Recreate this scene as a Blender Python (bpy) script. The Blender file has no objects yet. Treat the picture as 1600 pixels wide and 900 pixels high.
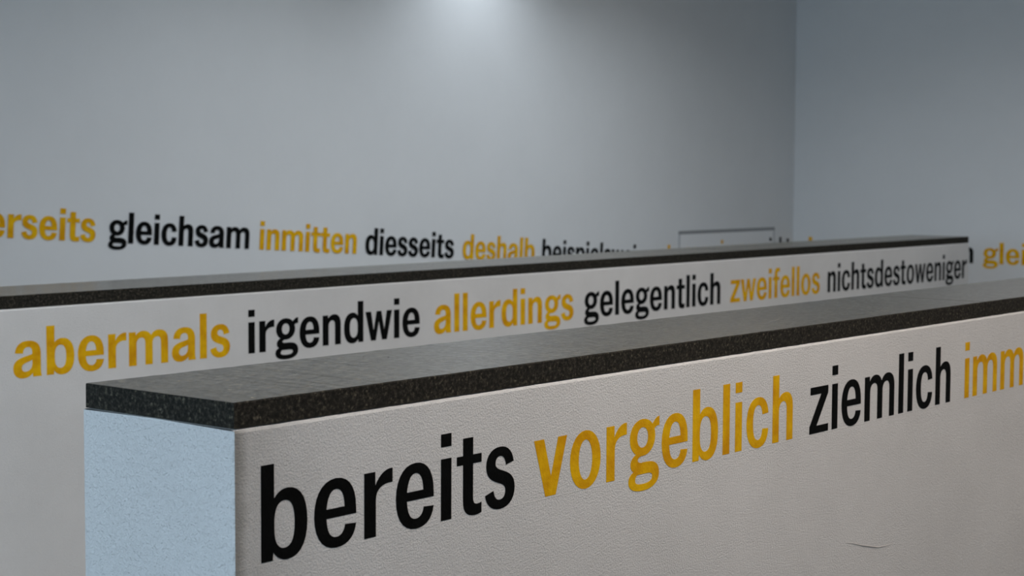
import bpy, bmesh, math, random
from mathutils import Vector, Matrix, noise
from mathutils.geometry import tessellate_polygon

random.seed(7)
SC = bpy.context.scene
COL = SC.collection
S = 0.15                      # metres per lettering height
EYE = 1.445                   # eye height above the floor


def W(X, Y, Z):
    """survey units (eye at the origin, 1 = height of a tall letter) to metres"""
    return Vector((X * S, Y * S, Z * S + EYE))


# ------------------------------------------------------------------ camera
fwd = Vector((0.77345857, 0.63018514, -0.06803323)).normalized()
rgt = Vector((0.63189558, -0.77503861, 0.00480995)).normalized()
upv = rgt.cross(fwd).normalized()
cam_data = bpy.data.cameras.new('camera')
cam = bpy.data.objects.new('camera', cam_data)
COL.objects.link(cam)
m = Matrix((rgt, upv, -fwd)).transposed().to_4x4()
m.translation = Vector((0, 0, EYE))
cam.matrix_world = m
cam_data.sensor_width = 36.0
cam_data.lens = 2648.8 / 1600 * 36.0
cam_data.clip_start = 0.05
cam_data.dof.use_dof = True
cam_data.dof.focus_distance = 3.3
cam_data.dof.aperture_fstop = 7.0
SC.camera = cam

# ------------------------------------------------------------------ view and world
SC.view_settings.view_transform = 'Standard'
SC.view_settings.look = 'None'
SC.view_settings.exposure = 0.0
SC.view_settings.gamma = 1.0
SC.view_settings.use_curve_mapping = False
SC.cycles.use_denoising = True
SC.cycles.max_bounces = 10
SC.cycles.diffuse_bounces = 6
wd = bpy.data.worlds.new('world')
SC.world = wd
wd.use_nodes = True
wd.node_tree.nodes['Background'].inputs[0].default_value = (0.55, 0.72, 1.0, 1)
wd.node_tree.nodes['Background'].inputs[1].default_value = 0.5

# room in metres
X0, X1 = -4.0, 76.94 * S      # wall with the window, wall on the right
Y0, Y1 = -4.5, 44.0 * S       # wall behind the viewer, long lettered wall
CEIL = 3.06


def area(name, loc, rot, sx, sy, power, color, spread=180):
    l = bpy.data.lights.new(name, 'AREA')
    l.shape = 'RECTANGLE'
    l.size, l.size_y = sx, sy
    l.energy = power
    l.color = color
    l.spread = math.radians(spread)
    o = bpy.data.objects.new(name, l)
    o.location = loc
    o.rotation_euler = rot
    COL.objects.link(o)
    return o


# daylight entering by the window in the left wall (faces +X)
area('window_daylight', (X0 + 0.05, 1.9, 2.0), (0, math.radians(-90), 0), 1.7, 4.6, 215, (0.62, 0.815, 1.0))
# ceiling lamps over the aisle behind the viewer (light of the fixtures built below)
# each row: name of the aisle, lamp positions, power, colour, opening of the louvre
ROWS = [('before the near low wall', [(2.9, 0.80), (6.3, 0.80)], 42, (1.0, 0.87, 0.77), 170),
        ('between the two low walls', [(2.6, 3.78), (5.9, 3.78), (8.9, 3.78)], 15, (0.95, 0.975, 1.0), 160),
        ('over the ramp beside the lettered back wall', [(6.0, 5.25), (8.5, 5.25)], 8, (0.76, 0.89, 1.0), 150)]
for aisle, spots_, power, colr, open_ in ROWS:
    for lx, ly in spots_:
        area('lamp_light', (lx, ly, CEIL - 0.07), (0, 0, 0), 1.4, 0.3, power, colr, open_)


def spot(name, loc, target, power, color, size_deg, blend, radius=0.03):
    l = bpy.data.lights.new(name, 'SPOT')
    l.energy = power
    l.color = color
    l.spot_size = math.radians(size_deg)
    l.spot_blend = blend
    l.shadow_soft_size = radius
    o = bpy.data.objects.new(name, l)
    o.location = loc
    d = (Vector(target) - Vector(loc)).normalized()
    o.rotation_euler = d.to_track_quat('-Z', 'Y').to_euler()
    COL.objects.link(o)
    return o


DOWN = (51.2 * S, Y1 - 0.55, CEIL)
spot('downlight_light', (DOWN[0], DOWN[1], CEIL - 0.03), (DOWN[0], Y1 - 0.05, 1.7), 26, (0.84, 0.92, 1.0), 125, 1.0)


# ------------------------------------------------------------------ materials
def mat(name, color, rough=0.6, spec=0.5):
    mt = bpy.data.materials.new(name)
    mt.use_nodes = True
    b = mt.node_tree.nodes['Principled BSDF']
    b.inputs['Base Color'].default_value = (*color, 1)
    b.inputs['Roughness'].default_value = rough
    b.inputs['Specular IOR Level'].default_value = spec
    return mt, mt.node_tree, b


def N(nt, t, **kw):
    n = nt.nodes.new(t)
    for k, v in kw.items():
        if k in n.inputs:
            n.inputs[k].default_value = v
        else:
            setattr(n, k, v)
    return n


def ramp(nt, fac, stops):
    r = nt.nodes.new('ShaderNodeValToRGB')
    e = r.color_ramp.elements
    while len(e) < len(stops):
        e.new(0.5)
    for el, (p, c) in zip(e, stops):
        el.position = p
        el.color = (*c, 1)
    nt.links.new(fac, r.inputs[0])
    return r.outputs[0]


def mix(nt, fac, a, b, mode='MIX'):
    n = nt.nodes.new('ShaderNodeMix')
    n.data_type = 'RGBA'
    n.blend_type = mode
    for s, v in ((n.inputs[0], fac), (n.inputs[6], a), (n.inputs[7], b)):
        if hasattr(v, 'is_linked'):
            nt.links.new(v, s)
        elif isinstance(v, (int, float)):
            s.default_value = v
        else:
            s.default_value = (*v, 1)
    return n.outputs[2]


def plaster_bump(nt, b, coord, fine, fine_d, coarse, coarse_d):
    n1 = N(nt, 'ShaderNodeTexNoise', Scale=fine, Detail=5.0, Roughness=0.6)
    n2 = N(nt, 'ShaderNodeTexNoise', Scale=coarse, Detail=3.0, Roughness=0.55)
    for n in (n1, n2):
        nt.links.new(coord, n.inputs['Vector'])
    b1 = N(nt, 'ShaderNodeBump', Strength=1.0, Distance=fine_d)
    b2 = N(nt, 'ShaderNodeBump', Strength=1.0, Distance=coarse_d)
    nt.links.new(n1.outputs[0], b1.inputs['Height'])
    nt.links.new(n2.outputs[0], b2.inputs['Height'])
    nt.links.new(b2.outputs[0], b1.inputs['Normal'])
    nt.links.new(b1.outputs[0], b.inputs['Normal'])
    return n1, n2


def plaster(name, color, fine=260, fine_d=0.0007, coarse=45, coarse_d=0.0015, dirt=0.06):
    mt, nt, b = mat(name, color, 0.85, 0.25)
    co = N(nt, 'ShaderNodeTexCoord').outputs['Object']
    plaster_bump(nt, b, co, fine, fine_d, coarse, coarse_d)
    n = N(nt, 'ShaderNodeTexNoise', Scale=2.3, Detail=6.0, Roughness=0.65)
    nt.links.new(co, n.inputs['Vector'])
    dk = tuple(c * (1 - dirt) for c in color)
    c = ramp(nt, n.outputs[0], [(0.35, dk), (0.65, color)])
    nt.links.new(c, b.inputs['Base Color'])
    return mt, nt, b, co, c


M = {}
M['room'] = plaster('room_wall_paint', (0.74, 0.755, 0.765), 180, 0.0003, 14, 0.001, 0.03)[0]
M['room_right'] = M['room']
M['ceiling'] = plaster('ceiling_paint', (0.75, 0.75, 0.74), 120, 0.0003, 20, 0.0008, 0.03)[0]


def low_wall_mat(name, zline):
    mt, nt, b, co, c = plaster(name, (0.77, 0.765, 0.755), 560, 0.0015, 260, 0.0018, 0.08)
    # grime rubbed along the upright arris at the near end
    sx = N(nt, 'ShaderNodeSeparateXYZ')
    nt.links.new(co, sx.inputs[0])
    ns = N(nt, 'ShaderNodeTexNoise', Scale=14.0, Detail=6.0, Roughness=0.7)
    nt.links.new(co, ns.inputs['Vector'])
    ad = N(nt, 'ShaderNodeMath', operation='MULTIPLY_ADD')
    nt.links.new(ns.outputs[0], ad.inputs[0])
    ad.inputs[1].default_value = 0.16
    nt.links.new(sx.outputs[0], ad.inputs[2])
    st = ramp(nt, ad.outputs[0], [(0.085, (0.80, 0.79, 0.775)), (0.26, (1, 1, 1))])
    gm = N(nt, 'ShaderNodeNewGeometry')
    sn = N(nt, 'ShaderNodeSeparateXYZ')
    nt.links.new(gm.outputs['True Normal'], sn.inputs[0])
    fr = N(nt, 'ShaderNodeMath', operation='LESS_THAN')
    nt.links.new(sn.outputs[1], fr.inputs[0])
    fr.inputs[1].default_value = -0.5
    both = mix(nt, fr.outputs[0], (1, 1, 1), st)
    # narrow dark rub right at the arris
    a2 = N(nt, 'ShaderNodeMath', operation='MULTIPLY_ADD')
    nt.links.new(ns.outputs[0], a2.inputs[0])
    a2.inputs[1].default_value = 0.02
    nt.links.new(sx.outputs[0], a2.inputs[2])
    st2 = ramp(nt, a2.outputs[0], [(0.014, (0.56, 0.55, 0.53)), (0.034, (1, 1, 1))])
    both = mix(nt, 1.0, both, mix(nt, fr.outputs[0], (1, 1, 1), st2), 'MULTIPLY')
    c3 = mix(nt, 1.0, c, both, 'MULTIPLY')
    # ridge left by the masking tape just below the lettering
    df = N(nt, 'ShaderNodeMath', operation='SUBTRACT')
    nt.links.new(sx.outputs[2], df.inputs[0])
    df.inputs[1].default_value = zline
    ab = N(nt, 'ShaderNodeMath', operation='ABSOLUTE')
    nt.links.new(df.outputs[0], ab.inputs[0])
    hg = N(nt, 'ShaderNodeMapRange')
    nt.links.new(ab.outputs[0], hg.inputs[0])
    hg.inputs[1].default_value = 0.0
    hg.inputs[2].default_value = 0.0014
    hg.inputs[3].default_value = 1.0
    hg.inputs[4].default_value = 0.0
    br = N(nt, 'ShaderNodeBump', Strength=0.6, Distance=0.0004)
    nt.links.new(hg.outputs[0], br.inputs['Height'])
    old = b.inputs['Normal'].links[0].from_socket
    nt.links.new(old, br.inputs['Normal'])
    nt.links.new(br.outputs[0], b.inputs['Normal'])
    nt.links.new(c3, b.inputs['Base Color'])
    return mt


M['plaster'] = low_wall_mat('low_wall_plaster', -4.00 * S + EYE)
M['plaster_end'] = plaster('rough_trowelled_plaster', (0.77, 0.765, 0.755), 380, 0.0032, 130, 0.0055, 0.07)[0]
M['plaster_far'] = low_wall_mat('low_wall_plaster_far', -4.23 * S + EYE)


def stone(name, base, dark, light, rough, bump, scale=380, spec=0.5, grain=None):
    mt, nt, b = mat(name, base, rough, spec)
    co = N(nt, 'ShaderNodeTexCoord').outputs['Object']
    v = N(nt, 'ShaderNodeTexVoronoi', Scale=scale)
    nt.links.new(co, v.inputs['Vector'])
    n = N(nt, 'ShaderNodeTexNoise', Scale=scale * 0.55, Detail=6.0, Roughness=0.7)
    nt.links.new(co, n.inputs['Vector'])
    c1 = ramp(nt, n.outputs[0], [(0.33, dark), (0.52, base), (0.74, light)])
    bw = N(nt, 'ShaderNodeSeparateColor')
    nt.links.new(v.outputs['Color'], bw.inputs[0])
    c2 = ramp(nt, bw.outputs[0], [(0.0, (0.45, 0.45, 0.45)), (0.8, (1.0, 1.0, 1.0)), (0.97, (2.0, 1.95, 1.85))])
    c = mix(nt, 1.0, c1, c2, 'MULTIPLY')
    if grain:
        ng = N(nt, 'ShaderNodeTexNoise', Scale=grain, Detail=9.0, Roughness=0.75)
        nt.links.new(co, ng.inputs['Vector'])
        c = mix(nt, 1.0, c, ramp(nt, ng.outputs[0], [(0.36, (0.25, 0.24, 0.22)), (0.5, (0.9, 0.9, 0.88)), (0.66, (1.9, 1.85, 1.7))]), 'MULTIPLY')
        rr = N(nt, 'ShaderNodeMapRange')
        nt.links.new(ng.outputs[0], rr.inputs[0])
        rr.inputs[1].default_value, rr.inputs[2].default_value = 0.35, 0.65
        rr.inputs[3].default_value, rr.inputs[4].default_value = rough + 0.12, rough - 0.03
        nt.links.new(rr.outputs[0], b.inputs['Roughness'])
    nt.links.new(c, b.inputs['Base Color'])
    n2 = N(nt, 'ShaderNodeTexNoise', Scale=scale * 0.8, Detail=6.0, Roughness=0.7)
    nt.links.new(co, n2.inputs['Vector'])
    bp = N(nt, 'ShaderNodeBump', Strength=1.0, Distance=bump)
    nt.links.new(n2.outputs[0], bp.inputs['Height'])
    nt.links.new(bp.outputs[0], b.inputs['Normal'])
    return mt


M['stone_top'] = stone('honed_stone', (0.088, 0.072, 0.041), (0.030, 0.025, 0.015), (0.21, 0.175, 0.11), 0.16, 0.00028, 200, 0.36, 85)
M['stone_edge'] = stone('sawn_stone_edge', (0.021, 0.019, 0.014), (0.004, 0.0035, 0.0028), (0.115, 0.103, 0.078), 0.8, 0.002, 240, 0.2)


def paint(name, color, dark, rough):
    mt, nt, b = mat(name, color, rough, 0.06)
    co = N(nt, 'ShaderNodeTexCoord').outputs['Object']
    plaster_bump(nt, b, co, 330, 0.0006, 70, 0.001)
    n = N(nt, 'ShaderNodeTexNoise', Scale=16.0, Detail=4.0, Roughness=0.6)
    nt.links.new(co, n.inputs['Vector'])
    nt.links.new(ramp(nt, n.outputs[0], [(0.36, dark), (0.62, color)]), b.inputs['Base Color'])
    return mt


M['yellow'] = paint('yellow_letter_paint', (0.84, 0.485, 0.007), (0.68, 0.32, 0.006), 0.6)
M['black'] = paint('black_letter_paint', (0.0035, 0.004, 0.004), (0.002, 0.0024, 0.0024), 0.6)
M['floor'] = stone('grey_stone_floor', (0.13, 0.127, 0.12), (0.09, 0.09, 0.085), (0.18, 0.175, 0.17), 0.55, 0.0003, 90)
M['grime'] = mat('plaster_grime', (0.52, 0.50, 0.48), 0.9)[0]  # tone of the plaster wrinkle, darker than the wall around it
M['steel'] = mat('grey_painted_steel', (0.27, 0.28, 0.29), 0.5)[0]  # grey darkened to stand in for shade at the panel's top edge
M['steel_light'] = mat('pale_grey_painted_steel', (0.50, 0.52, 0.54), 0.5)[0]
M['panel'] = mat('white_panel_lacquer', (0.78, 0.79, 0.80), 0.5)[0]
M['frame'] = mat('white_window_frame', (0.7, 0.7, 0.7), 0.5)[0]


def emit(name, color, strength):
    mt = bpy.data.materials.new(name)
    mt.use_nodes = True
    nt = mt.node_tree
    nt.nodes.clear()
    e = nt.nodes.new('ShaderNodeEmission')
    o = nt.nodes.new('ShaderNodeOutputMaterial')
    e.inputs[0].default_value = (*color, 1)
    e.inputs[1].default_value = strength
    nt.links.new(e.outputs[0], o.inputs[0])
    return mt


M['diffuser'] = emit('lamp_diffuser', (1.0, 0.92, 0.84), 3.0)
mt, nt, b = mat('window_glass', (1, 1, 1), 0.02)
b.inputs['Transmission Weight'].default_value = 1.0
M['glass'] = mt


# ------------------------------------------------------------------ helpers
def link(name, me, mats, parent=None, loc=None):
    o = bpy.data.objects.new(name, me)
    COL.objects.link(o)
    for k in (mats if isinstance(mats, (list, tuple)) else [mats]):
        me.materials.append(M[k])
    if parent is not None:
        o.parent = parent
    if loc is not None:
        o.location = loc
    return o


def box_bm(bm, a, b_, bevel=0.0):
    a, b_ = Vector(a), Vector(b_)
    r = bmesh.ops.create_cube(bm, size=1.0, matrix=Matrix.Translation((a + b_) / 2) @ Matrix.Diagonal((*(b_ - a), 1)))
    if bevel:
        es = list({e for v in r['verts'] for e in v.link_edges})
        bmesh.ops.bevel(bm, geom=es, offset=bevel, segments=2, profile=0.5, affect='EDGES')


def box(name, a, b_, mats, parent=None, bevel=0.0, loc=None):
    bm = bmesh.new()
    box_bm(bm, a, b_, bevel)
    me = bpy.data.meshes.new(name)
    bm.to_mesh(me)
    bm.free()
    return link(name, me, mats, parent, loc)


def tag(o, label=None, cat=None, group=None, kind=None):
    for k, v in (('label', label), ('category', cat), ('group', group), ('kind', kind)):
        if v:
            o[k] = v
    return o


def thing(name, loc, label, cat, group=None):
    o = bpy.data.objects.new(name, None)
    o.empty_display_size = 0.1
    COL.objects.link(o)
    o.location = loc
    return tag(o, label, cat, group)


# ------------------------------------------------------------------ the setting
T = 0.2
tag(box('floor', (X0 - T, Y0 - T, -0.2), (X1 + T, Y1 + T, 0), 'floor'), kind='structure')
tag(box('ceiling', (X0 - T, Y0 - T, CEIL), (X1 + T, Y1 + T, CEIL + 0.2), 'ceiling'), kind='structure')
tag(box('wall_back', (X0 - T, Y1, 0), (X1 + T, Y1 + T, CEIL), 'room'), kind='structure')
tag(box('wall_right', (X1, Y0, 0), (X1 + T, Y1, CEIL), 'room_right'), kind='structure')
tag(box('wall_front', (X0 - T, Y0 - T, 0), (X1 + T, Y0, CEIL), 'room'), kind='structure')
# left wall with a wide window opening
WY0, WY1, WZ0, WZ1 = -0.5, 4.3, 1.1, 2.9
bm = bmesh.new()
box_bm(bm, (X0 - T, Y0, 0), (X0, WY0, CEIL))
box_bm(bm, (X0 - T, WY1, 0), (X0, Y1, CEIL))
box_bm(bm, (X0 - T, WY0, 0), (X0, WY1, WZ0))
box_bm(bm, (X0 - T, WY0, WZ1), (X0, WY1, CEIL))
me = bpy.data.meshes.new('wall_left')
bm.to_mesh(me)
bm.free()
tag(link('wall_left', me, 'room'), kind='structure')
win = bpy.data.objects.new('window_1', None)
COL.objects.link(win)
win.location = (X0 - 0.1, (WY0 + WY1) / 2, WZ0)
tag(win, kind='structure')
hw, hh = (WY1 - WY0) / 2, WZ1 - WZ0
bm = bmesh.new()
for y in (-hw, -hw / 3, hw / 3, hw - 0.06):
    box_bm(bm, (-0.04, y, 0), (0.04, y + 0.06, hh))
for z in (0, hh - 0.06):
    box_bm(bm, (-0.04, -hw, z), (0.04, hw, z + 0.06))
me = bpy.data.meshes.new('window_frame')
bm.to_mesh(me)
bm.free()
link('window_frame', me, 'frame', win)
box('window_pane', (-0.004, -hw + 0.06, 0.06), (0.004, hw - 0.06, hh - 0.06), 'glass', win)

# ramp running down between the second low wall and the back wall
RY0, RY1 = (29.377 + 2.483) * S + 0.002, Y1 - 0.001
zr = lambda X: -9.633 + 0.06635 * (64.3 - X)
bm = bmesh.new()
pts = [(64.3, -9.633), (0.0, zr(0.0)), (0.0, -9.633)]
f0 = [bm.verts.new((x * S, RY0, z * S + EYE)) for x, z in pts]
f1 = [bm.verts.new((x * S, RY1, z * S + EYE)) for x, z in pts]
bm.faces.new(f0)
bm.faces.new(f1[::-1])
for i in range(3):
    bm.faces.new((f0[i], f1[i], f1[(i + 1) % 3], f0[(i + 1) % 3]))
bmesh.ops.recalc_face_normals(bm, faces=bm.faces)
me = bpy.data.meshes.new('floor_ramp')
bm.to_mesh(me)
bm.free()
tag(link('floor_ramp', me, 'floor'), kind='structure')


# ------------------------------------------------------------------ low walls
def swept(name, x0, x1, prof, step, jit, mats, face_mat, parent, seed, endcap=True):
    """A long body along X: prof = [(y, z, rough)] going round; rough scales the irregularity of that line."""
    n = max(2, int((x1 - x0) / step))
    bm = bmesh.new()
    rings = []
    for i in range(n + 1):
        x = x0 + (x1 - x0) * i / n
        ring = []
        for j, (y, z, k) in enumerate(prof):
            q = Vector((x * 55, j * 3.1 + seed, 0))
            q2 = Vector((x * 16, j * 3.1 + seed, 5.0))
            dy = (noise.noise(q) + 0.8 * noise.noise(q2)) * jit * k
            q.z = 9.0
            q2.z = 14.0
            dz = (noise.noise(q) + 0.8 * noise.noise(q2)) * jit * k
            ring.append(bm.verts.new((x, y + dy, z + dz)))
        rings.append(ring)
    m_ = len(prof)
    for i in range(n):
        for j in range(m_):
            a, b_ = j, (j + 1) % m_
            fc = bm.faces.new((rings[i][a], rings[i + 1][a], rings[i + 1][b_], rings[i][b_]))
            fc.material_index = face_mat(j)
    for ring in (rings[0], rings[-1]):
        fc = bm.faces.new(ring)
        fc.material_index = face_mat(-1)
    bmesh.ops.recalc_face_normals(bm, faces=bm.faces)
    me = bpy.data.meshes.new(name)
    bm.to_mesh(me)
    bm.free()
    return link(name, me, mats, parent)


def low_wall(label, Xa, Xb, Ya, width, Ztop, thick, joints, end_left, end_right):
    """wall with a stone coping; the thing's origin is at the foot of its left front corner"""
    org = W(Xa, Ya, -9.633)
    org.z = 0
    t = thing('low_wall', org, label, 'low wall', 'low walls with stone coping')
    L, w = (Xb - Xa) * S, width * S
    zt = Ztop * S + EYE
    th = thick * S
    zb = zt - th
    e = 0.003           # plaster proud of the stone
    r = 0.006
    prof = [(-e, 0.0, 0), (-e, zb - 0.05, 0), (-e, zb - r, 0.4), (-e + 0.002, zb - 0.002, 1.0), (0.004, zb - 0.0005, 0.4),
            (w - 0.004, zb - 0.0005, 0.4), (w + e - 0.002, zb - 0.002, 1.0), (w + e, zb - r, 0.4), (w + e, zb - 0.05, 0), (w + e, 0.0, 0)]
    # sections, with a worn arris at the ends
    n = int(L / 0.006)
    bm = bmesh.new()
    rings = []
    xs = []
    for i in range(n + 1):
        xs.append(-0.0022 + (L + 0.0044) * i / n)
    for i, x in enumerate(xs):
        ring = []
        for j, (y, z, k) in enumerate(prof):
            q = Vector((x * 60, j * 3.1 + Ya, 0))
            q2 = Vector((x * 17, j * 3.1 + Ya, 5.0))
            dz = (noise.noise(q) + 0.9 * noise.noise(q2)) * 0.0011 * k
            dy = (noise.noise(q + Vector((0, 0, 9))) + noise.noise(q2 + Vector((0, 0, 9)))) * 0.0009 * k
            ring.append(bm.verts.new((x, y + dy, z + dz)))
        rings.append(ring)
    mm = len(prof)
    for i in range(n):
        for j in range(mm):
            b2 = (j + 1) % mm
            bm.faces.new((rings[i][j], rings[i + 1][j], rings[i + 1][b2], rings[i][b2]))

    # end faces: own grid strip so that the upright arrises can be rounded and ragged
    def end(ring, sgn):
        x = ring[0].co.x
        rows = []
        zlist = [zb - 0.0025 - 0.007 * i for i in range(int(zb / 0.007))] + [0.0]
        for z in zlist:
            q = Vector((3.3 * sgn, z * 70, Ya))
            q2 = Vector((8.3 * sgn, z * 16, Ya))
            a = (noise.noise(q) + noise.noise(q2)) * 0.0014
            c = (noise.noise(q + Vector((7, 0, 0))) + noise.noise(q2 + Vector((7, 0, 0)))) * 0.0014
            rows.append([bm.verts.new((x, -e, z)), bm.verts.new((x + sgn * (0.0007 + a), -e + 0.0025 + abs(a), z)), bm.verts.new((x + sgn * 0.0012, 0.009, z)),
                         bm.verts.new((x + sgn * 0.0012, w - 0.009, z)), bm.verts.new((x + sgn * (0.0007 + c), w + e - 0.0025 - abs(c), z)), bm.verts.new((x, w + e, z))])
        for p_, q_ in zip(rows, rows[1:]):
            for k in range(5):
                bm.faces.new((p_[k], p_[k + 1], q_[k + 1], q_[k]))
        bm.faces.new(rows[0] + [bm.verts.new((x, w * 0.5, zb - 0.0005))])

    end(rings[0], -1)
    end(rings[-1], 1)
    bmesh.ops.recalc_face_normals(bm, faces=bm.faces)
    me = bpy.data.meshes.new('wall_body')
    bm.to_mesh(me)
    bm.free()
    for pl in me.polygons:
        if abs(pl.normal.x) > 0.9:
            pl.material_index = 1
    link('wall_body', me, ['plaster' if Ya < 20 else 'plaster_far', 'plaster_end'], t)
    # coping slabs
    cuts = [Xa] + joints + [Xb]
    for i, (a, b_) in enumerate(zip(cuts, cuts[1:])):
        g = 0.0012
        xa = (a - Xa) * S + (g if i else 0)
        xb = (b_ - Xa) * S - (g if i < len(cuts) - 2 else 0)
        c = 0.0022
        pr = [(0, zb + 0.0006, 0.5), (0, zt - c, 0.8), (c, zt, 0.5), (w - c, zt, 0.5), (w, zt - c, 0.8), (w, zb + 0.0006, 0.5)]
        slab = swept('coping_slab', xa, xb, pr, 0.008, 0.0008, ['stone_edge', 'stone_top'], lambda j: 1 if j == 2 else 0, t, 4.0 + i)
        tag(slab, 'dark speckled stone coping slab')
    return t


YA, YB = 12.7204, 29.3767
wallA = low_wall('white plastered low wall with its bluish end face showing, lettered bereits vorgeblich ziemlich', 11.2423, 44.0, YA, 2.3965, -2.3009, 0.269,
                 [29.21], True, True)
wallB = low_wall('white plastered low wall standing behind another, lettered abermals irgendwie allerdings gelegentlich zweifellos', 13.0, 65.66, YB, 2.4826, -2.5302, 0.2643,
                 [30.57, 48.2], True, True)

# short raised wrinkle in the near wall's plaster
bm = bmesh.new()
rows = []
ck = [(24.02, -5.862), (24.25, -5.905), (24.58, -5.994), (24.86, -6.058), (25.14, -6.121), (25.40, -6.140), (25.68, -6.150)]
for i, (x, z) in enumerate(ck):
    p = W(x, YA, z) - Vector(wallA.location)
    hw_ = 0.0012 * math.sin(math.pi * (i + 0.25) / (len(ck) - 0.5)) + 0.0002
    rows.append([bm.verts.new((p.x, -0.003, p.z - hw_)), bm.verts.new((p.x, -0.0030 - hw_ * 1.2, p.z + hw_ * 0.3)), bm.verts.new((p.x, -0.003, p.z + hw_))])
for p, q in zip(rows, rows[1:]):
    bm.faces.new((p[0], q[0], q[1], p[1]))
    bm.faces.new((p[1], q[1], q[2], p[2]))
bmesh.ops.recalc_face_normals(bm, faces=bm.faces)
me = bpy.data.meshes.new('plaster_wrinkle')
bm.to_mesh(me)
bm.free()
link('plaster_wrinkle', me, 'grime', wallA)

# ------------------------------------------------------------------ lettering
SEG = 7


def path(spec):
    """spec: list of points (line) and 6-tuples (cubic)"""
    out = []
    for s in spec:
        if len(s) == 2:
            out.append(s)
        else:
            p0 = out[-1]
            for i in range(1, SEG + 1):
                t = i / SEG
                u = 1 - t
                out.append((u**3 * p0[0] + 3 * u * u * t * s[0] + 3 * u * t * t * s[2] + t**3 * s[4],
                            u**3 * p0[1] + 3 * u * u * t * s[1] + 3 * u * t * t * s[3] + t**3 * s[5]))
    if (Vector(out[0]) - Vector(out[-1])).length < 1e-5:
        out.pop()
    return out


def oval(x0, x1, z0, z1, k=0.58):
    cx, cz = (x0 + x1) / 2, (z0 + z1) / 2
    a, b_ = (x1 - x0) / 2, (z1 - z0) / 2
    return path([(cx, z1), (cx + a * k, z1, x1, cz + b_ * k, x1, cz), (x1, cz - b_ * k, cx + a * k, z0, cx, z0),
                 (cx - a * k, z0, x0, cz - b_ * k, x0, cz), (x0, cz + b_ * k, cx - a * k, z1, cx, z1)])


def rect(x0, x1, z0, z1):
    return [(x0, z0), (x1, z0), (x1, z1), (x0, z1)]


XH = 0.715
arch_n = [(0.165, 0.625), (0.215, 0.69, 0.28, 0.73, 0.375, 0.73), (0.51, 0.73, 0.583, 0.645, 0.583, 0.50), (0.583, 0), (0.405, 0), (0.405, 0.465),
          (0.405, 0.55, 0.37, 0.598, 0.305, 0.598), (0.24, 0.598, 0.18, 0.545, 0.18, 0.465), (0.18, 0)]
n_out = path([(0, 0), (0, XH), (0.165, XH)] + arch_n)
h_out = path([(0, 0), (0, 1), (0.18, 1), (0.18, 0.645)] + [(0.225, 0.70, 0.29, 0.73, 0.375, 0.73)] + arch_n[2:])
m_out = path([(0, 0), (0, XH), (0.165, XH), (0.165, 0.63), (0.21, 0.69, 0.27, 0.73, 0.355, 0.73), (0.455, 0.73, 0.535, 0.69, 0.568, 0.615),
              (0.615, 0.69, 0.685, 0.73, 0.775, 0.73), (0.93, 0.73, 1.011, 0.65, 1.011, 0.50), (1.011, 0), (0.838, 0), (0.838, 0.47),
              (0.838, 0.555, 0.80, 0.598, 0.735, 0.598), (0.66, 0.598, 0.60, 0.545, 0.60, 0.465), (0.60, 0), (0.426, 0), (0.426, 0.47),
              (0.426, 0.555, 0.39, 0.598, 0.32, 0.598), (0.24, 0.598, 0.181, 0.545, 0.181, 0.465), (0.181, 0)])
b_out = path([(0, 0), (0, 1), (0.178, 1), (0.178, 0.64), (0.225, 0.70, 0.29, 0.73, 0.365, 0.73), (0.545, 0.73, 0.644, 0.59, 0.644, 0.357),
              (0.644, 0.12, 0.545, -0.018, 0.36, -0.018), (0.28, -0.018, 0.21, 0.02, 0.165, 0.085), (0.155, 0)])
b_in = path([(0.18, 0.40), (0.18, 0.53, 0.235, 0.605, 0.32, 0.605), (0.42, 0.605, 0.465, 0.52, 0.465, 0.357), (0.465, 0.19, 0.42, 0.108, 0.32, 0.108),
             (0.235, 0.108, 0.18, 0.185, 0.18, 0.31)])
flipx = lambda p, w: [(w - x, z) for x, z in p]
flipz = lambda p, h: [(x, h - z) for x, z in p]
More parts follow.
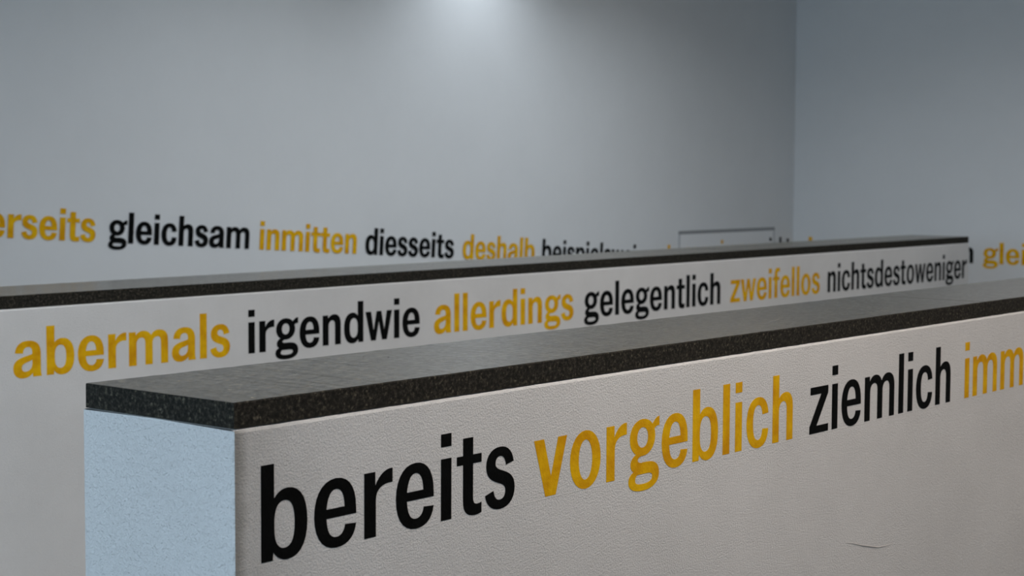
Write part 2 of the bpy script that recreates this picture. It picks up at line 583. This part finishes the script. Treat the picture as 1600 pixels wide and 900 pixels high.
G = {
    'b': (0.644, 0.075, 0.05, [(b_out, [b_in])]),
    'd': (0.644, 0.05, 0.075, [(flipx(b_out, 0.644), [flipx(b_in, 0.644)])]),
    'p': (0.644, 0.075, 0.05, [(flipz(b_out, XH), [flipz(b_in, XH)])]),
    'o': (0.640, 0.05, 0.05, [(oval(0, 0.64, -0.018, 0.73), [oval(0.178, 0.462, 0.10, 0.612)])]),
    'n': (0.583, 0.075, 0.075, [(n_out, [])]),
    'u': (0.583, 0.075, 0.075, [([(0.583 - x, XH - z) for x, z in n_out], [])]),
    'h': (0.583, 0.075, 0.075, [(h_out, [])]),
    'm': (1.011, 0.075, 0.075, [(m_out, [])]),
    'i': (0.178, 0.075, 0.075, [(rect(0, 0.178, 0, 0.71), []), (rect(0, 0.178, 0.848, 0.997), [])]),
    'l': (0.178, 0.075, 0.075, [(rect(0, 0.178, 0, 1.0), [])]),
    'r': (0.445, 0.075, 0.005, [(path([(0, 0), (0, XH), (0.172, XH), (0.172, 0.56), (0.23, 0.67, 0.33, 0.735, 0.445, 0.727), (0.445, 0.57),
                                       (0.30, 0.578, 0.18, 0.53, 0.18, 0.40), (0.18, 0)]), [])]),
    't': (0.44, 0.02, 0.03, [(path([(0.11, 0.595), (0, 0.595), (0, 0.70), (0.11, 0.70), (0.11, 0.904), (0.288, 0.904), (0.288, 0.70), (0.44, 0.70),
                                    (0.44, 0.595), (0.288, 0.595), (0.288, 0.195), (0.288, 0.135, 0.315, 0.11, 0.365, 0.11),
                                    (0.39, 0.11, 0.415, 0.115, 0.44, 0.122), (0.44, 0.0), (0.40, -0.012, 0.365, -0.018, 0.32, -0.018),
                                    (0.18, -0.018, 0.11, 0.04, 0.11, 0.175)]), [])]),
    'e': (0.623, 0.05, 0.05, [(path([(0.623, 0.31), (0.178, 0.31), (0.185, 0.17, 0.235, 0.097, 0.325, 0.097), (0.40, 0.097, 0.445, 0.145, 0.455, 0.215),
                                     (0.622, 0.205), (0.60, 0.06, 0.495, -0.018, 0.325, -0.018), (0.125, -0.018, 0, 0.125, 0, 0.355),
                                     (0, 0.59, 0.125, 0.73, 0.32, 0.73), (0.515, 0.73, 0.623, 0.60, 0.623, 0.37)]),
                               [path([(0.178, 0.41), (0.195, 0.54, 0.24, 0.613, 0.32, 0.613), (0.40, 0.613, 0.445, 0.545, 0.45, 0.41)])])]),
    'c': (0.607, 0.05, 0.045, [(path([(0.605, 0.475), (0.59, 0.64, 0.48, 0.73, 0.32, 0.73), (0.12, 0.73, 0, 0.585, 0, 0.355), (0, 0.125, 0.12, -0.018, 0.32, -0.018),
                                      (0.485, -0.018, 0.595, 0.07, 0.607, 0.245), (0.44, 0.255), (0.43, 0.155, 0.39, 0.10, 0.32, 0.10),
                                      (0.225, 0.10, 0.18, 0.19, 0.18, 0.355), (0.18, 0.52, 0.225, 0.612, 0.32, 0.612), (0.39, 0.612, 0.43, 0.56, 0.437, 0.465)]), [])]),
    's': (0.55, 0.035, 0.035, [(path([(0.53, 0.53), (0.505, 0.665, 0.41, 0.73, 0.275, 0.73), (0.12, 0.73, 0.02, 0.645, 0.02, 0.52), (0.02, 0.40, 0.10, 0.345, 0.225, 0.305),
                                      (0.32, 0.275, 0.375, 0.255, 0.375, 0.195), (0.375, 0.135, 0.335, 0.095, 0.275, 0.095), (0.205, 0.095, 0.165, 0.14, 0.155, 0.215),
                                      (0, 0.175), (0.025, 0.05, 0.13, -0.018, 0.275, -0.018), (0.44, -0.018, 0.55, 0.07, 0.55, 0.215), (0.55, 0.34, 0.465, 0.395, 0.335, 0.435),
                                      (0.235, 0.467, 0.19, 0.485, 0.19, 0.535), (0.19, 0.585, 0.225, 0.618, 0.275, 0.618), (0.335, 0.618, 0.37, 0.58, 0.385, 0.50)]), [])]),
    'v': (0.654, 0.015, 0.015, [([(0, XH), (0.225, 0), (0.43, 0), (0.654, XH), (0.475, XH), (0.335, 0.24), (0.195, XH)], [])]),
    'w': (0.915, 0.015, 0.015, [([(0, XH), (0.185, 0), (0.345, 0), (0.46, 0.47), (0.575, 0), (0.735, 0), (0.915, XH), (0.745, XH), (0.65, 0.24), (0.54, XH),
                                  (0.385, XH), (0.275, 0.24), (0.18, XH)], [])]),
    'z': (0.57, 0.035, 0.035, [([(0.02, XH), (0.02, 0.60), (0.35, 0.60), (0, 0.11), (0, 0), (0.57, 0), (0.57, 0.115), (0.215, 0.115), (0.56, 0.60), (0.56, XH)], [])]),
    'a': (0.635, 0.04, 0.06, [(path([(0.455, 0), (0.635, 0), (0.625, 0.05, 0.62, 0.09, 0.62, 0.13), (0.62, 0.48), (0.62, 0.645, 0.52, 0.73, 0.335, 0.73),
                                     (0.16, 0.73, 0.06, 0.65, 0.045, 0.505), (0.21, 0.49), (0.22, 0.575, 0.26, 0.615, 0.33, 0.615), (0.405, 0.615, 0.44, 0.575, 0.44, 0.495),
                                     (0.44, 0.455), (0.36, 0.43, 0.27, 0.415, 0.20, 0.395), (0.07, 0.36, 0, 0.295, 0, 0.185), (0, 0.06, 0.085, -0.018, 0.215, -0.018),
                                     (0.31, -0.018, 0.385, 0.015, 0.442, 0.08)]),
                               [path([(0.44, 0.35), (0.44, 0.27), (0.44, 0.165, 0.365, 0.10, 0.275, 0.10), (0.215, 0.10, 0.18, 0.135, 0.18, 0.19),
                                      (0.18, 0.25, 0.225, 0.28, 0.30, 0.302), (0.35, 0.317, 0.40, 0.332, 0.44, 0.35)])])]),
    'f': (0.425, 0.02, 0.0, [(path([(0.10, 0), (0.10, 0.595), (0, 0.595), (0, 0.70), (0.10, 0.70), (0.10, 0.79), (0.10, 0.935, 0.175, 1.01, 0.31, 1.01),
                                    (0.35, 1.01, 0.39, 1.006, 0.425, 0.997), (0.425, 0.88), (0.40, 0.887, 0.38, 0.89, 0.355, 0.89), (0.30, 0.89, 0.28, 0.865, 0.28, 0.80),
                                    (0.28, 0.70), (0.41, 0.70), (0.41, 0.595), (0.28, 0.595), (0.28, 0)]), [])]),
    'g': (0.70, 0.04, 0.01, [(oval(0.025, 0.605, 0.24, 0.735), [oval(0.19, 0.44, 0.352, 0.625)]),
                             (path([(0.46, 0.68), (0.53, 0.635), (0.585, 0.70, 0.64, 0.737, 0.70, 0.735), (0.70, 0.612), (0.645, 0.618, 0.59, 0.60, 0.565, 0.55), (0.49, 0.57)][::1]), []),
                             (path([(0.19, 0.285), (0.09, 0.25, 0.045, 0.205, 0.045, 0.15), (0.045, 0.085, 0.09, 0.05, 0.16, 0.03), (0.30, 0.05), (0.30, 0.152),
                                    (0.24, 0.155, 0.205, 0.168, 0.205, 0.195), (0.205, 0.22, 0.25, 0.24, 0.30, 0.245), (0.28, 0.29)]), []),
                             (path([(0.20, 0.15), (0.30, 0.153, 0.40, 0.157, 0.48, 0.15), (0.62, 0.14, 0.70, 0.08, 0.70, -0.03), (0.70, -0.15, 0.56, -0.225, 0.33, -0.225),
                                    (0.12, -0.225, 0, -0.17, 0, -0.08), (0, -0.01, 0.05, 0.03, 0.14, 0.055)]),
                              [path([(0.20, 0.0), (0.42, 0.0), (0.51, 0.0, 0.545, -0.02, 0.545, -0.055), (0.545, -0.11, 0.47, -0.135, 0.345, -0.135),
                                     (0.22, -0.135, 0.15, -0.12, 0.15, -0.075), (0.15, -0.035, 0.17, -0.01, 0.20, 0.0)])])]),
}


def fatten(lp, d):
    """move a closed outline outwards (holes: inwards) by d"""
    n = len(lp)
    ar = sum(lp[i][0] * lp[(i + 1) % n][1] - lp[(i + 1) % n][0] * lp[i][1] for i in range(n))
    sg = 1.0 if ar > 0 else -1.0
    out = []
    for i in range(n):
        p0, p1, p2 = (Vector(lp[(i + k) % n]) for k in (-1, 0, 1))
        a, b_ = (p1 - p0).normalized(), (p2 - p1).normalized()
        na, nb = Vector((a.y, -a.x)) * sg, Vector((b_.y, -b_.x)) * sg
        v = na + nb
        v = v / max(0.5, v.dot(na)) if v.length > 1e-4 else na
        out.append((p1.x + v.x * d, p1.y + v.y * d))
    return out


def word_mesh(text, width, size, thick, fat=0.0):
    """lettering in the local XZ plane facing -Y; `width` = measured ink width of the word, in letter heights (None: natural)"""
    items, x = [], 0.0
    for i, ch in enumerate(text):
        w, lb, rb, cs = G[ch]
        if i:
            x += lb
        items.append((x, ch))
        x += w
        ink = x
        x += rb
    k = width / ink if width else 1.045
    bm = bmesh.new()
    for x0, ch in items:
        for pc, (outer, holes) in enumerate(G[ch][3]):
            th = thick + (0.00006 * pc if ch == 'g' else 0.0)
            loops = [[Vector((x0 + p[0], p[1], 0)) for p in lp] for lp in [fatten(outer, fat)] + [fatten(h_, -fat) for h_ in holes]]
            tris = tessellate_polygon(loops)
            flat = [p for lp in loops for p in lp]
            fv = [bm.verts.new((p.x * k * size, -th, p.y * size)) for p in flat]
            bv = [bm.verts.new((p.x * k * size, 0, p.y * size)) for p in flat]
            for tr in tris:
                try:
                    bm.faces.new([fv[q] for q in tr])
                except ValueError:
                    pass
            s = 0
            for lp in loops:
                nn = len(lp)
                for q in range(nn):
                    a, b_ = s + q, s + (q + 1) % nn
                    bm.faces.new((fv[a], fv[b_], bv[b_], bv[a]))
                s += nn
    bmesh.ops.recalc_face_normals(bm, faces=bm.faces)
    for fc in bm.faces:
        if abs(fc.normal.y) > 0.9 and fc.normal.y > 0:
            fc.normal_flip()
    me = bpy.data.meshes.new('painted_word')
    bm.to_mesh(me)
    bm.free()
    return me, k


TH = 0.0004


def part_word(parent, text, color, Xa, Xb, Y, Zbase):
    me, k = word_mesh(text, (Xb - Xa) if Xb else None, S, TH, 0.0 if parent is wallA else 0.008)
    o = link('painted_word', me, color, parent)
    o.location = W(Xa, Y, Zbase) - Vector(parent.location) - Vector((0, 0.0031, 0))
    tag(o, '%s painted word reading %s' % (color, text))
    return o


BA, BB = -3.9769, -4.2054
for text, c, a, b_ in (('bereits', 'black', 11.575, 15.653), ('vorgeblich', 'yellow', 16.026, 22.278), ('ziemlich', 'black', 22.791, 27.77), ('immer', 'yellow', 28.357, None)):
    part_word(wallA, text, c, a, b_, YA, BA)
for text, c, a, b_ in (('abermals', 'yellow', 20.075, 25.827), ('irgendwie', 'black', 26.401, 32.26), ('allerdings', 'yellow', 32.828, 38.831),
                       ('gelegentlich', 'black', 39.354, 46.704), ('zweifellos', 'yellow', 47.327, 53.258), ('nichtsdestoweniger', 'black', 53.838, 65.50)):
    part_word(wallB, text, c, a, b_, YB, BB)


def wall_word(text, c, start, end, label, side='back', tilt=0.0, zb=None, height=1.0, group='words on the far walls'):
    me, k = word_mesh(text, abs(end - start) / height if end is not None else None, S * height, TH, 0.013)
    o = link('painted_word', me, c)
    if side == 'back':
        o.location = W(start, 44.0, zb) - Vector((0, 0.003, 0))
        o.rotation_euler = (0, math.atan(-tilt), 0)
    else:
        o.location = W(76.94, start, zb) - Vector((0.001, 0, 0))
        o.rotation_euler = (0, 0, math.radians(-90))
    tag(o, label, 'lettering', group)
    return o


ML, BL = -0.06635, -0.0412
sl = lambda X: BL + ML * X
for text, c, a, b_, lab in (
        ('einerseits', 'yellow', 27.42, 33.14, 'yellow word ending erseits on the back wall, cut by the picture edge'),
        ('gleichsam', 'black', 33.66, 39.59, 'black word gleichsam on the back wall'),
        ('inmitten', 'yellow', 40.09, 44.86, 'yellow word inmitten on the back wall'),
        ('diesseits', 'black', 45.34, 50.32, 'black word diesseits on the back wall'),
        ('deshalb', 'yellow', 50.86, 55.44, 'yellow word deshalb on the back wall, its foot hidden by stone coping'),
        ('beispielsweise', 'black', 55.96, 64.1, 'black word beispielsweise half hidden behind the stone coping')):
    wall_word(text, c, a, b_, lab, 'back', ML, sl(a), 0.97)
ZB = -4.23
for text, c, a, b_, lab in (
        ('etwas', 'yellow', 64.6, 68.0, 'yellow word showing only its t tip, beside the access panel'),
        ('immer', 'yellow', 70.0, 73.4, 'yellow word showing one faint dot inside the access panel outline'),
        ('nicht', 'black', 73.87, 76.6, 'black word showing three tips at the corner of the back wall')):
    wall_word(text, c, a, b_, lab, 'back', 0, ZB, 1.0)
for text, c, a, b_, lab in (
        ('ebenso', 'yellow', 43.85, 39.5, 'yellow word showing one tip on the right wall, next to the corner'),
        ('indessen', 'black', 39.05, 34.17, 'black word ending in n on the right wall'),
        ('gleich', 'yellow', 33.66, None, 'yellow word beginning glei on the right wall')):
    wall_word(text, c, a, b_, lab, 'right', 0, ZB, 1.0)

# ------------------------------------------------------------------ access panel in the back wall
px0, px1, pz1 = 66.29 * S, 75.05 * S, -2.70 * S + EYE
pt = thing('access_panel', ((px0 + px1) / 2, Y1, 0.12), 'flush white access panel in grey frame, low on the back wall near the corner', 'access panel')
hw = (px1 - px0) / 2
pz0 = 0.12
hh = pz1 - pz0
fw = 0.021
bm = bmesh.new()
box_bm(bm, (-hw, -0.0026, 0), (-hw + fw, 0.0, hh - 0.024))
box_bm(bm, (hw - fw, -0.0026, 0), (hw, 0.0, hh - 0.024))
box_bm(bm, (-hw + fw, -0.0026, 0), (hw - fw, 0.0, fw))
me = bpy.data.meshes.new('panel_frame')
bm.to_mesh(me)
bm.free()
link('panel_frame', me, 'steel_light', pt)
tag(box('top_rail', (-hw, -0.0026, hh - 0.024), (hw, 0, hh), 'steel', pt), 'darker grey top rail')  # dark strip painted where the panel's top gap lies in shade
box('panel_board', (-hw + fw, -0.0018, fw), (hw - fw, 0, hh - 0.024), 'panel', pt)


# ------------------------------------------------------------------ lamps
def ring_mesh(bm, r0, r1, z0, z1, n=48):
    vs = []
    for i in range(n):
        a = 2 * math.pi * i / n
        c, s = math.cos(a), math.sin(a)
        vs.append([bm.verts.new((r * c, r * s, z)) for r, z in ((r0, z0), (r1, z0), (r1, z1), (r0, z1))])
    for i in range(n):
        p, q = vs[i], vs[(i + 1) % n]
        for k in range(4):
            bm.faces.new((p[k], p[(k + 1) % 4], q[(k + 1) % 4], q[k]))
    bmesh.ops.recalc_face_normals(bm, faces=bm.faces)


dl = thing('ceiling_downlight', DOWN, 'round downlight in the ceiling close to the lettered back wall', 'ceiling light')
bm = bmesh.new()
ring_mesh(bm, 0.05, 0.075, -0.012, 0.0)
me = bpy.data.meshes.new('trim_ring')
bm.to_mesh(me)
bm.free()
link('trim_ring', me, 'frame', dl)
for aisle, spots_, power, colr, open_ in ROWS:
    for lx, ly in spots_:
        t = thing('ceiling_lamp', (lx, ly, CEIL), 'long white ceiling lamp ' + aisle, 'ceiling light', 'long ceiling lamps ' + aisle)
        box('lamp_housing', (-0.75, -0.2, -0.06), (0.75, 0.2, 0), 'frame', t, 0.004)
        box('lamp_diffuser', (-0.7, -0.15, -0.064), (0.7, 0.15, -0.06), 'diffuser', t)
